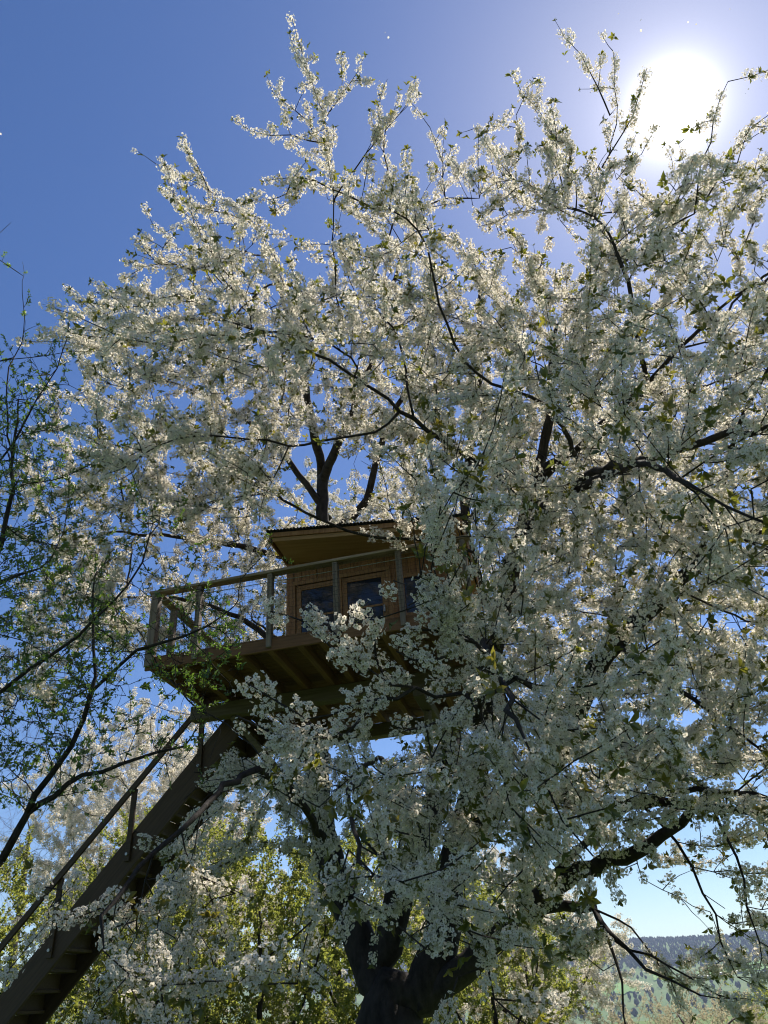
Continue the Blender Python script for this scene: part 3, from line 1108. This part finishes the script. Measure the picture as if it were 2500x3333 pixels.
def openness(P, w=1.0):
    """share of growth kept: the gap through which the house, the stair and the sky show"""
    P = np.atleast_2d(P)
    q = project(P)
    x, y = q[:, 0], q[:, 1]
    Y = P[:, 1]
    k = np.ones(len(P))
    k[(x > 440) & (x < 1010) & (y > 1690) & (y < 2400) & (Y < 10.5)] = 0
    k[(x > 1000) & (x < 1400) & (y > 1690) & (y < 2000) & (Y < 10.5)] = 0
    k[(x > 1000) & (x < 1420) & (y > 1990) & (y < 2420) & (Y < 10.5)] = 0
    k[(x > 200) & (x < 640) & (y > 2120) & (y < 2620)] = .12
    sd = np.abs((y - 3300) * .594 + x * .804 - 20 * 0) / 1.0        # distance from the stair line
    k = np.where((sd < 190) & (x < 700) & (y > 2350), np.minimum(k, .38), k)
    k = np.where((x < 460) & (y > 2350) & (y < 3050) & (sd >= 190), np.minimum(k, .05), k)
    k = np.where((x > 640) & (x < 1100) & (y > 2440) & (y < 2800), np.minimum(k, .8), k)
    k = np.where((x > 1920) & (y > 2780), np.minimum(k, .75), k)
    k = np.where((x > 2040) & (x < 2420) & (y > 2840) & (y < 3040), np.minimum(k, .35), k)
    k = np.where((x > 940) & (x < 1290) & (y > 1480) & (y < 1720) & (Y < 12.5), np.minimum(k, .15), k)
    k = np.where((x > 1440) & (x < 1570) & (y > 1480) & (y < 1850) & (Y < 13.3), np.minimum(k, .35), k)
    k = np.where(np.hypot(x - 2190, y - 350) < 300, np.minimum(k, .5), k)
    # inside the cabin and on the deck
    lu = (P[:, 0] + 3.51) * math.cos(R_(11)) - (P[:, 1] - 9.94) * math.sin(R_(11))
    lv = (P[:, 0] + 3.51) * math.sin(R_(11)) + (P[:, 1] - 9.94) * math.cos(R_(11))
    k[(lu > -.3) & (lu < 4.9) & (lv > -.2) & (lv < 4.4) & (P[:, 2] > 5.3) & (P[:, 2] < 8.3)] = 0
    k[(lu > -5) & (lu < .7) & (lv > 1.8) & (lv < 3.3) & (P[:, 2] < 6.5)] = 0
    k[np.linalg.norm(P - CAM, axis=1) < 3.9] = 0
    k[P[:, 2] < 1.2] = 0
    return k


lobes = [(.9, 10, 8.0, 5.5, 5.6, 4.75, 1.0, .5), (4.0, 8, 7.8, 4, 4, 3.9, 1.2, .45), (-4, 11, 7.8, 2.2, 3, 2.2, 2.0, .2),
         (4.0, 7.2, 4.9, 3.2, 3, 2.6, 1.3, .3), (2.4, 5.2, 4.6, 2.2, 1.8, 1.9, 1.7, .0), (.3, 5.0, 2.6, 2.3, 1.0, 1.0, 8.5, .0),
         (-2.1, 6.1, 2.1, 1.3, .9, .7, 8, .0), (-.5, 8, 3.3, 2.5, 1.6, 1.0, 3.2, 0), (-4.3, 12.6, 6.6, 2.6, 2.4, 2.0, 2.2, 0),
         (-2.3, 15.8, 8.6, 3.0, 1.9, 2.6, 1.7, 0), (-1.6, 9.3, 4.5, 1.8, 1.5, .8, 5.5, 0), (-1.8, 8.6, 9.2, 3.2, 3.0, 3.0, 1.1, .2), (3.4, 8.4, 3.0, 2.6, 1.7, 1.4, 4.5, 0), (1.3, 9.4, 2.6, 1.6, 1.0, .8, 5, 0), (-.3, 16.2, 11.6, 3.2, 1.4, 2.6, 1.6, 0), (-3.6, 9.5, 8.6, 2.0, 2.0, 2.2, 1.6, 0)]
A = inside(2150, lobes)
cl = np.sin(A[:, 0] * 2.1 + 1.3 * np.sin(A[:, 1] * 1.7)) + np.sin(A[:, 1] * 2.3 + 1.1 * np.sin(A[:, 2] * 1.9)) + np.sin(A[:, 2] * 2.2 + 1.2 * np.sin(A[:, 0] * 1.6))
A = A[cl > -.95]
A = A[rng.random(len(A)) < openness(A)]
t.colonise(A, 2.2, .37, .21, (0, 0, .06), 110, .16)
# long leading shoots that stand clear of the crown
for q in ([(1100, 1000, 8.5), (1085, 700, 7.2), (1085, 500, 6.4), (1045, 310, 5.9), (985, 130, 5.6)],
          [(1075, 480, 6.4), (1000, 350, 6.2), (890, 260, 6.1)],
          [(1055, 420, 6.2), (950, 400, 6.2), (830, 385, 6.2)],
          [(1050, 350, 6.1), (1110, 260, 5.8), (1170, 180, 5.6)],
          [(1090, 600, 6.8), (1190, 460, 6.2), (1250, 380, 6.0), (1320, 300, 5.8)],
          [(1000, 1100, 9.5), (970, 930, 8.6), (830, 690, 7.6), (680, 575, 7.1), (510, 490, 6.9)],
          [(830, 690, 7.6), (700, 640, 7.4), (560, 600, 7.2)],
          [(680, 575, 7.1), (640, 500, 6.9), (605, 440, 6.8)],
          [(760, 900, 8.6), (640, 810, 8.2), (500, 690, 7.9)],
          [(420, 1250, 9.5), (360, 1120, 9), (320, 1020, 8.8), (285, 930, 8.7)],
          [(350, 1110, 9), (290, 1090, 8.9), (230, 1070, 8.9)],
          [(620, 930, 9), (500, 920, 8.8), (370, 960, 8.7)],
          [(400, 1300, 9.6), (300, 1270, 9.4), (190, 1230, 9.3)],
          [(420, 1420, 10), (300, 1380, 9.8), (190, 1350, 9.7)],
          [(1950, 650, 6.4), (1990, 420, 5.7), (2010, 300, 5.3), (1995, 120, 5.0)],
          [(1985, 330, 5.4), (1940, 240, 5.1), (1890, 130, 4.9)],
          [(1960, 500, 5.9), (2060, 330, 5.3), (2105, 180, 5.0)],
          [(2260, 650, 5.6), (2290, 480, 5.1), (2370, 220, 4.7)],
          [(1830, 600, 6.2), (1790, 380, 5.7), (1710, 270, 5.5)],
          [(2300, 600, 5.4), (2400, 430, 4.9), (2500, 330, 4.6)],
          [(1450, 600, 6.6), (1440, 480, 6.2), (1400, 370, 5.9)],
          [(1560, 600, 6.6), (1560, 450, 6.1), (1550, 370, 5.9)],
          [(1680, 560, 6.4), (1690, 420, 5.9), (1680, 330, 5.6)],
          [(1270, 560, 6.6), (1250, 400, 6.1), (1230, 310, 5.9)]):
    t.limb([at(p[0], p[1] + 45, p[2]) for p in q], .014, .004)
t.finish()
t.A = t.A - CHO
t.build(CH, BARK, .055, ('trunk', 'branches'))
thin = [i for i in range(len(t.A)) if t.R[i] < .013]
center = np.array([.9, 10, 6.5]) - CHO
acc = lambda p: rng.random() < openness(p + CHO)[0]
lines = grow_twigs(t, thin, 1.05, .2, .62, .25, center, BARK, CH, 'twigs', accept=acc, r0=.0062)
# thin branch chains carry blossom too
clines = []
for c in t.chains():
    c = [i for i in c if t.R[i] < .009]
    if len(c) >= 3:
        clines.append(t.A[c])
P1, D1 = along(lines, .098, .34, 1.0, .80)
P2, D2 = along(clines, .088, 0, 1.0, .85)
GP, GD = np.concatenate([P1, P2]), np.concatenate([D1, D2])
m = rng.random(len(GP)) < np.clip(openness(GP + CHO) * 1.6 + .12 * 0, 0, 1) 
near_spray = np.linalg.norm(GP + CHO - CAM, axis=1) < 5.6
# the sprays that cross the cabin keep their blossom
for line in clines:
    pass
GPk, GDk = GP[m], GD[m]
# blossom of the hand-laid near sprays
S1, SD1 = along([np.array([at(*p) for p in q]) - CHO for q in SPRAYS], .08, .15, 1, .85, .045)
GPk, GDk = np.concatenate([GPk, S1]), np.concatenate([GDk, SD1])
GS = rng.uniform(.62, 1.22, len(GPk))
GE = dir_euler(GDk, rng.uniform(0, 6.28, len(GPk)))
print('cherry nodes', len(t.A), 'twigs', len(lines), 'blossom clusters', len(GPk))


def split_near(P, n):
    """indices of the n pieces that show largest in the picture"""
    q = project(P + CHO)
    d = np.linalg.norm(P + CHO - CAM, axis=1)
    vis = (q[:, 0] > -20) & (q[:, 0] < PW + 20) & (q[:, 1] > -20) & (q[:, 1] < PH + 20) & (q[:, 2] > 0)
    d = np.where(vis, d, 1e9)
    o = np.argsort(d)
    return o[:n], o[n:]


def pieces(name, meshes, P, E, S, idx, parent):
    out = []
    for j, i in enumerate(idx):
        o = bpy.data.objects.new(name, meshes[j % len(meshes)])
        col.objects.link(o)
        o.parent = parent
        o.location = P[i]; o.rotation_euler = E[i]; o.scale = (S[i],) * 3
        out.append(o)
    return out


a, r = split_near(GPk, 290)
BC = pieces('blossom_cluster', GARL, GPk, GE, GS, a, CH)
G_GARL = scatter_group(BC[:6])
scatter('blossom', GPk[r], GE[r], GS[r], G_GARL, 6, CH)
# young leaves at twig tips and between the blossom
LP = np.array([q[-1] for q in lines]); LD = np.array([unit(q[-1] - q[-2]) for q in lines])
sel = rng.random(len(LP)) < .7
P3, D3 = along(lines, .18, .05, .95, .7, .06)
LP, LD = np.concatenate([LP[sel], P3]), np.concatenate([LD[sel], unit(D3 + rng.normal(size=D3.shape) * .9)])
LS = rng.uniform(.6, 1.25, len(LP))
LE = dir_euler(LD, rng.uniform(0, 6.28, len(LP)))
a, r = split_near(LP, 160)
LC = pieces('leaf_tuft', CTUFT, LP, LE, LS, a, CH)
G_CT = scatter_group(LC[:4])
scatter('young_leaves', LP[r], LE[r], LS[r], G_CT, 4, CH)
# ------------------------------------------------------------------ the other trees and shrubs
def leafy_tree(name, label, cat, base, limbs, lobes_, n, bark, tufts=None, group=None, infl=2.0, kill=.4, step=.25, twig=(.2, .5), per=1.0,
               gap=.09, scale=(.8, 1.2), crown='foliage', r0=.06, near=0, trop=(0, 0, .08), thin_r=.014, keepf=None, ggroup=None, ng=4, thick=.04, meshes=None, tip=.003):
    base = np.array(base, float)
    e = empty(name, base)
    tag(e, label, cat, ggroup)
    tr = Tree()
    for pts, a_, b_ in limbs:
        tr.limb(pts, a_, b_)
    A_ = inside(n, lobes_)
    if keepf is not None:
        A_ = A_[rng.random(len(A_)) < keepf(A_)]
    tr.colonise(A_, infl, kill, step, trop, 80, .15)
    tr.finish(tip)
    tr.A = tr.A - base
    tr.build(e, bark, thick)
    th = [i for i in range(len(tr.A)) if tr.R[i] < thin_r]
    cen = np.mean(A_, axis=0) - base
    ln = grow_twigs(tr, th, per, twig[0], twig[1], .3, cen, bark, e, r0=.0042,
                    accept=None if keepf is None else (lambda p: rng.random() < keepf(np.atleast_2d(p + base))[0]))
    if group is not None:
        P, D = along(ln, gap, .1, 1.02, .9, .02)
        S = rng.uniform(*scale, len(P))
        E = dir_euler(unit(D + rng.normal(size=D.shape) * .5), rng.uniform(0, 6.28, len(P)))
        scatter(crown, P, E, S, group, ng, e)
    elif meshes is not None:
        P, D = along(ln, gap, .1, 1.02, .9, .012)
        S = rng.uniform(*scale, len(P))
        E = dir_euler(unit(D + rng.normal(size=D.shape) * .5), rng.uniform(0, 6.28, len(P)))
        q = project(P + base)
        d = np.linalg.norm(P + base - CAM, axis=1)
        d = np.where((q[:, 0] > 0) & (q[:, 0] < PW) & (q[:, 1] > 0) & (q[:, 1] < PH), d, 1e9)
        o_ = np.argsort(d)
        pc = pieces(meshes[0].name.split('.')[0], meshes, P, E, S, o_[:near], e)
        g = scatter_group(pc[:4])
        scatter(crown, P[o_[near:]], E[o_[near:]], S[o_[near:]], g, 4, e)
        print(name, len(tr.A), len(ln), len(P))
        return g
    print(name, len(tr.A), len(ln))
    return None


# young plum at the left, in front of the rail, small fresh leaves
def plum_keep(P):
    q = project(P)
    k = np.ones(len(P))
    k[(q[:, 0] > 380)] = .45
    k[(q[:, 0] > 230) & (q[:, 1] > 1300) & (q[:, 1] < 1900)] = .5
    k[(q[:, 0] > 760)] = .0
    k[(q[:, 0] > 480) & (q[:, 1] > 1700) & (q[:, 1] < 1950)] = .2
    k[(q[:, 0] > 480) & (q[:, 1] < 1600)] = .1
    k[(q[:, 0] > 250) & (q[:, 1] < 1350)] = 0
    k[(q[:, 0] > 540) & (q[:, 0] < 800) & (q[:, 1] > 1900) & (q[:, 1] < 2230)] = .9
    k[q[:, 1] < 800] = 0
    k[q[:, 1] > 2650] = .25
    k[np.linalg.norm(P - CAM, axis=1) < 4.2] = 0
    return k


G_PL = leafy_tree('plum_tree', 'slender dark twigged plum tree with small green leaves beside the deck railing', 'plum tree', (-4.9, 7.0, 0),
           [([(-4.9, 7.0, -.1), (-4.6, 7.0, 1.4), at(0, 2800, 7.0), at(80, 2658, 7.0), at(180, 2592, 7), at(270, 2530, 7), at(400, 2475, 7.1), at(600, 2430, 7.2)], .075, .012),
            ([(-4.9, 7.0, .8), (-4.9, 6.8, 2.6), at(-150, 2450, 6.8), at(-60, 2000, 6.8), at(20, 1700, 6.8), at(60, 1300, 6.8)], .07, .01),
            ([at(90, 2650, 7), at(160, 2520, 6.9), at(280, 2340, 6.8), at(300, 2200, 6.8), at(305, 1900, 6.8)], .03, .008),
            ([at(-60, 2300, 6.8), at(100, 2180, 6.6), at(250, 2080, 6.5), at(420, 1900, 6.5), at(520, 1700, 6.6)], .022, .005),
            ([at(-120, 2000, 6.8), at(0, 1900, 6.5), at(130, 1850, 6.4)], .035, .008),
            ([at(40, 1500, 6.8), at(20, 1250, 6.7), at(75, 1080, 6.7), at(78, 900, 6.7)], .012, .004),
            ([at(0, 1500, 6.8), at(100, 1350, 6.6), at(200, 1150, 6.5), at(230, 1010, 6.5)], .010, .004),
            ([at(-20, 1180, 6.8), at(100, 1160, 6.6), at(330, 1140, 6.5)], .008, .003),
            ([at(-40, 820, 6.8), at(0, 760, 6.7), at(35, 725, 6.7)], .008, .003),
            ([at(300, 2250, 6.8), at(450, 2120, 6.7), at(600, 2080, 6.6), at(730, 2000, 6.6)], .012, .004)],
           [(-3.4, 6.9, 5.0, 2.3, 1.1, 1.9, 26, 0), (-4.2, 6.8, 7.0, 1.3, .9, 1.7, 30, 0), (-2.6, 6.8, 4.2, 1.6, .8, 1.0, 34, 0)], 900, BARK_P,
           infl=1.1, kill=.15, step=.13, twig=(.15, .42), per=.85, gap=.08, scale=(.7, 1.15), near=260, meshes=PTUFT, crown='small_leaves',
           keepf=plum_keep, thin_r=.010, trop=(.05, 0, .12), tip=.0026)

# green shrubs and trees behind the stair, bright against the light
gdefs = [((-8.2, 15.5), 4.6, 2.2, 'light green shrub at the foot of the dark staircase'),
         ((-5.6, 18.5), 5.6, 2.5, 'tall yellow-green bush behind the staircase handrail'),
         ((-3.2, 17.0), 5.0, 2.3, 'broad sunlit green bush between staircase and cherry trunk'),
         ((-.9, 19.0), 5.2, 2.5, 'sunlit leafy bush right behind the cherry trunk'),
         ((1.6, 21.5), 4.2, 2.3, 'low green bush right of the cherry trunk in front of the white orchard tree')]
G_GR = None
for (bx, by), h, w, lab in gdefs:
    bz = ground_point(math.degrees(math.atan2(bx, by)), math.hypot(bx, by))[2]
    g = leafy_tree('green_shrub', lab, 'shrub', (bx, by, bz - .05),
               [([(bx, by, bz - .1), (bx + .1, by, bz + h * .3), (bx, by + .2, bz + h * .7)], .08, .02),
                ([(bx, by, bz + .2), (bx - w * .4, by - .3, bz + h * .35), (bx - w * .6, by, bz + h * .6)], .05, .015),
                ([(bx, by, bz + .3), (bx + w * .4, by - .2, bz + h * .35), (bx + w * .6, by, bz + h * .6)], .05, .015)],
               [(bx, by, bz + h * .52, w, w * .8, h * .50, 5, .15)], 900, BARK_P, None, G_GR, infl=1.6, kill=.30, step=.24, twig=(.3, .7), per=1.1,
               gap=.06, scale=(.8, 1.5), ggroup='green shrubs behind the cherry tree', thin_r=.02, meshes=GTUFT, near=60)
    G_GR = G_GR or g

# white orchard trees behind
odefs = [((-6.6, 21.5), 6.0, 2.6, 'smaller white flowering orchard tree between the green shrubs behind the staircase'),
         ((-2.2, 23.0), 5.2, 2.6, 'white flowering orchard tree glimpsed between the cherry stems'),
         ((-8.0, 24.0), 10.2, 3.6, 'white blossoming orchard tree behind the staircase top'),
         ((2.9, 24.0), 3.7, 3.0, 'sunlit white orchard tree low behind the right limb of the big cherry'),
         ((2.6, 30.0), 6.2, 3.2, 'pale flowering orchard tree close behind the cherry trunk')]
for (bx, by), h, w, lab in odefs:
    bz = ground_point(math.degrees(math.atan2(bx, by)), math.hypot(bx, by))[2]
    leafy_tree('orchard_tree', lab, 'orchard tree', (bx, by, bz - .05),
               [([(bx, by, bz - .1), (bx + .1, by, bz + h * .25), (bx, by + .2, bz + h * .6)], .16, .04),
                ([(bx, by, bz + h * .2), (bx - w * .4, by - .3, bz + h * .45), (bx - w * .6, by, bz + h * .6)], .08, .02),
                ([(bx, by, bz + h * .2), (bx + w * .4, by - .2, bz + h * .42), (bx + w * .6, by, bz + h * .6)], .08, .02)],
               [(bx, by, bz + h * .58, w, w * .85, h * .44, 3.0, .25)], 700, BARK, None, G_GARL, infl=2.0, kill=.36, step=.28, twig=(.3, .8), per=1.3,
               gap=.13, scale=(1.0, 1.5), ggroup='white orchard trees in the background', crown='blossom', ng=6, thin_r=.02)

# brushy pale bush and green bush in the lower right corner
bx, by = 6.2, 22.0
bz = ground_point(math.degrees(math.atan2(bx, by)), math.hypot(bx, by))[2]
leafy_tree('budding_bush', 'twiggy tan bush with pale buds below the far ridge', 'bush', (bx, by, bz - .05),
           [([(bx, by, bz - .1), (bx + .1, by, bz + .5), (bx, by + .2, bz + .9)], .05, .02), ([(bx, by, bz), (bx - .8, by, bz + .5), (bx - 1.3, by, bz + .85)], .04, .015),
            ([(bx, by, bz), (bx + .7, by, bz + .5), (bx + 1.3, by, bz + .8)], .04, .015)],
           [(bx, by, bz + .6, 2.3, 1.6, .62, 10, .1)], 900, BARK_B, None, None, infl=1.2, kill=.25, step=.2, twig=(.3, .8), per=1.6, gap=.05, scale=(1.0, 1.7), meshes=DTUFT, near=60,
           crown='buds', thin_r=.02)
for (bx, by), h, w, lab in (((9.6, 23.0), 1.35, 2.2, 'low bright green bush in front of the valley meadow'),):
    bz = ground_point(math.degrees(math.atan2(bx, by)), math.hypot(bx, by))[2]
    leafy_tree('green_shrub', lab, 'shrub', (bx, by, bz - .05), [([(bx, by, bz - .1), (bx + .1, by, bz + h * .3), (bx, by + .2, bz + h * .7)], .06, .02)],
               [(bx, by, bz + h * .5, w, w * .8, h * .5, 8, .1)], 900, BARK_P, None, G_GR, infl=1.6, kill=.3, step=.24, twig=(.3, .6), per=1.4, gap=.09, scale=(.8, 1.2), thin_r=.02)

# leafless tree far left
bx, by = -14.5, 30.0
bz = ground_point(math.degrees(math.atan2(bx, by)), math.hypot(bx, by))[2]
leafy_tree('bare_tree', 'leafless purplish tree far behind the plum twigs', 'tree', (bx, by, bz - .05),
           [([(bx, by, bz - .1), (bx + .2, by, bz + 4), (bx, by, bz + 8)], .22, .06)],
           [(bx + .6, by, bz + 9.5, 3.2, 3, 5.0, 2.2, .1)], 900, BARK_B, None, None, infl=3, kill=.45, step=.3, twig=(.4, 1.0), per=1.5, thin_r=.03)

# a few petals sailing on the wind
k = MB()
k.add([(0, 0, 0), (.008, .007, .003), (.016, 0, .001), (.008, -.007, .003)], [(0, 1, 2), (0, 2, 3)])
PM = k.mesh('falling_petal', [PETAL])
for (px, py) in ((2013, 46), (2088, 60), (1815, 110), (1850, 197), (2240, 76), (2265, 81), (2380, 30), (2426, 305), (2437, 292), (1254, 107), (1261, 123), (5, 440), (2089, 103), (2320, 480)):
    p = CAM + ray(px, py) * rng.uniform(4.5, 7)
    o = link('falling_petal', PM)
    o.location = p
    o.rotation_euler = rng.uniform(0, 6, 3)
    tag(o, 'single white petal drifting through the blue sky', 'petal', 'petals drifting in the air')

# ------------------------------------------------------------------ the air over the valley
k = MB(); k.box((-6300, -6300, -60), (6300, 6300, 178))
HM = bpy.data.materials.new('valley_haze')
HM.use_nodes = True
HM.node_tree.nodes.clear()
ho = HM.node_tree.nodes.new('ShaderNodeOutputMaterial')
hv = HM.node_tree.nodes.new('ShaderNodeVolumePrincipled')
hv.inputs['Color'].default_value = (.62, .76, 1.0, 1)
hv.inputs['Density'].default_value = 1.15e-4
HM.node_tree.links.new(hv.outputs[0], ho.inputs['Volume'])
o = k.build('haze', HM)
tag(o, 'thin bluish spring haze lying over the valley', 'haze', kind='stuff')
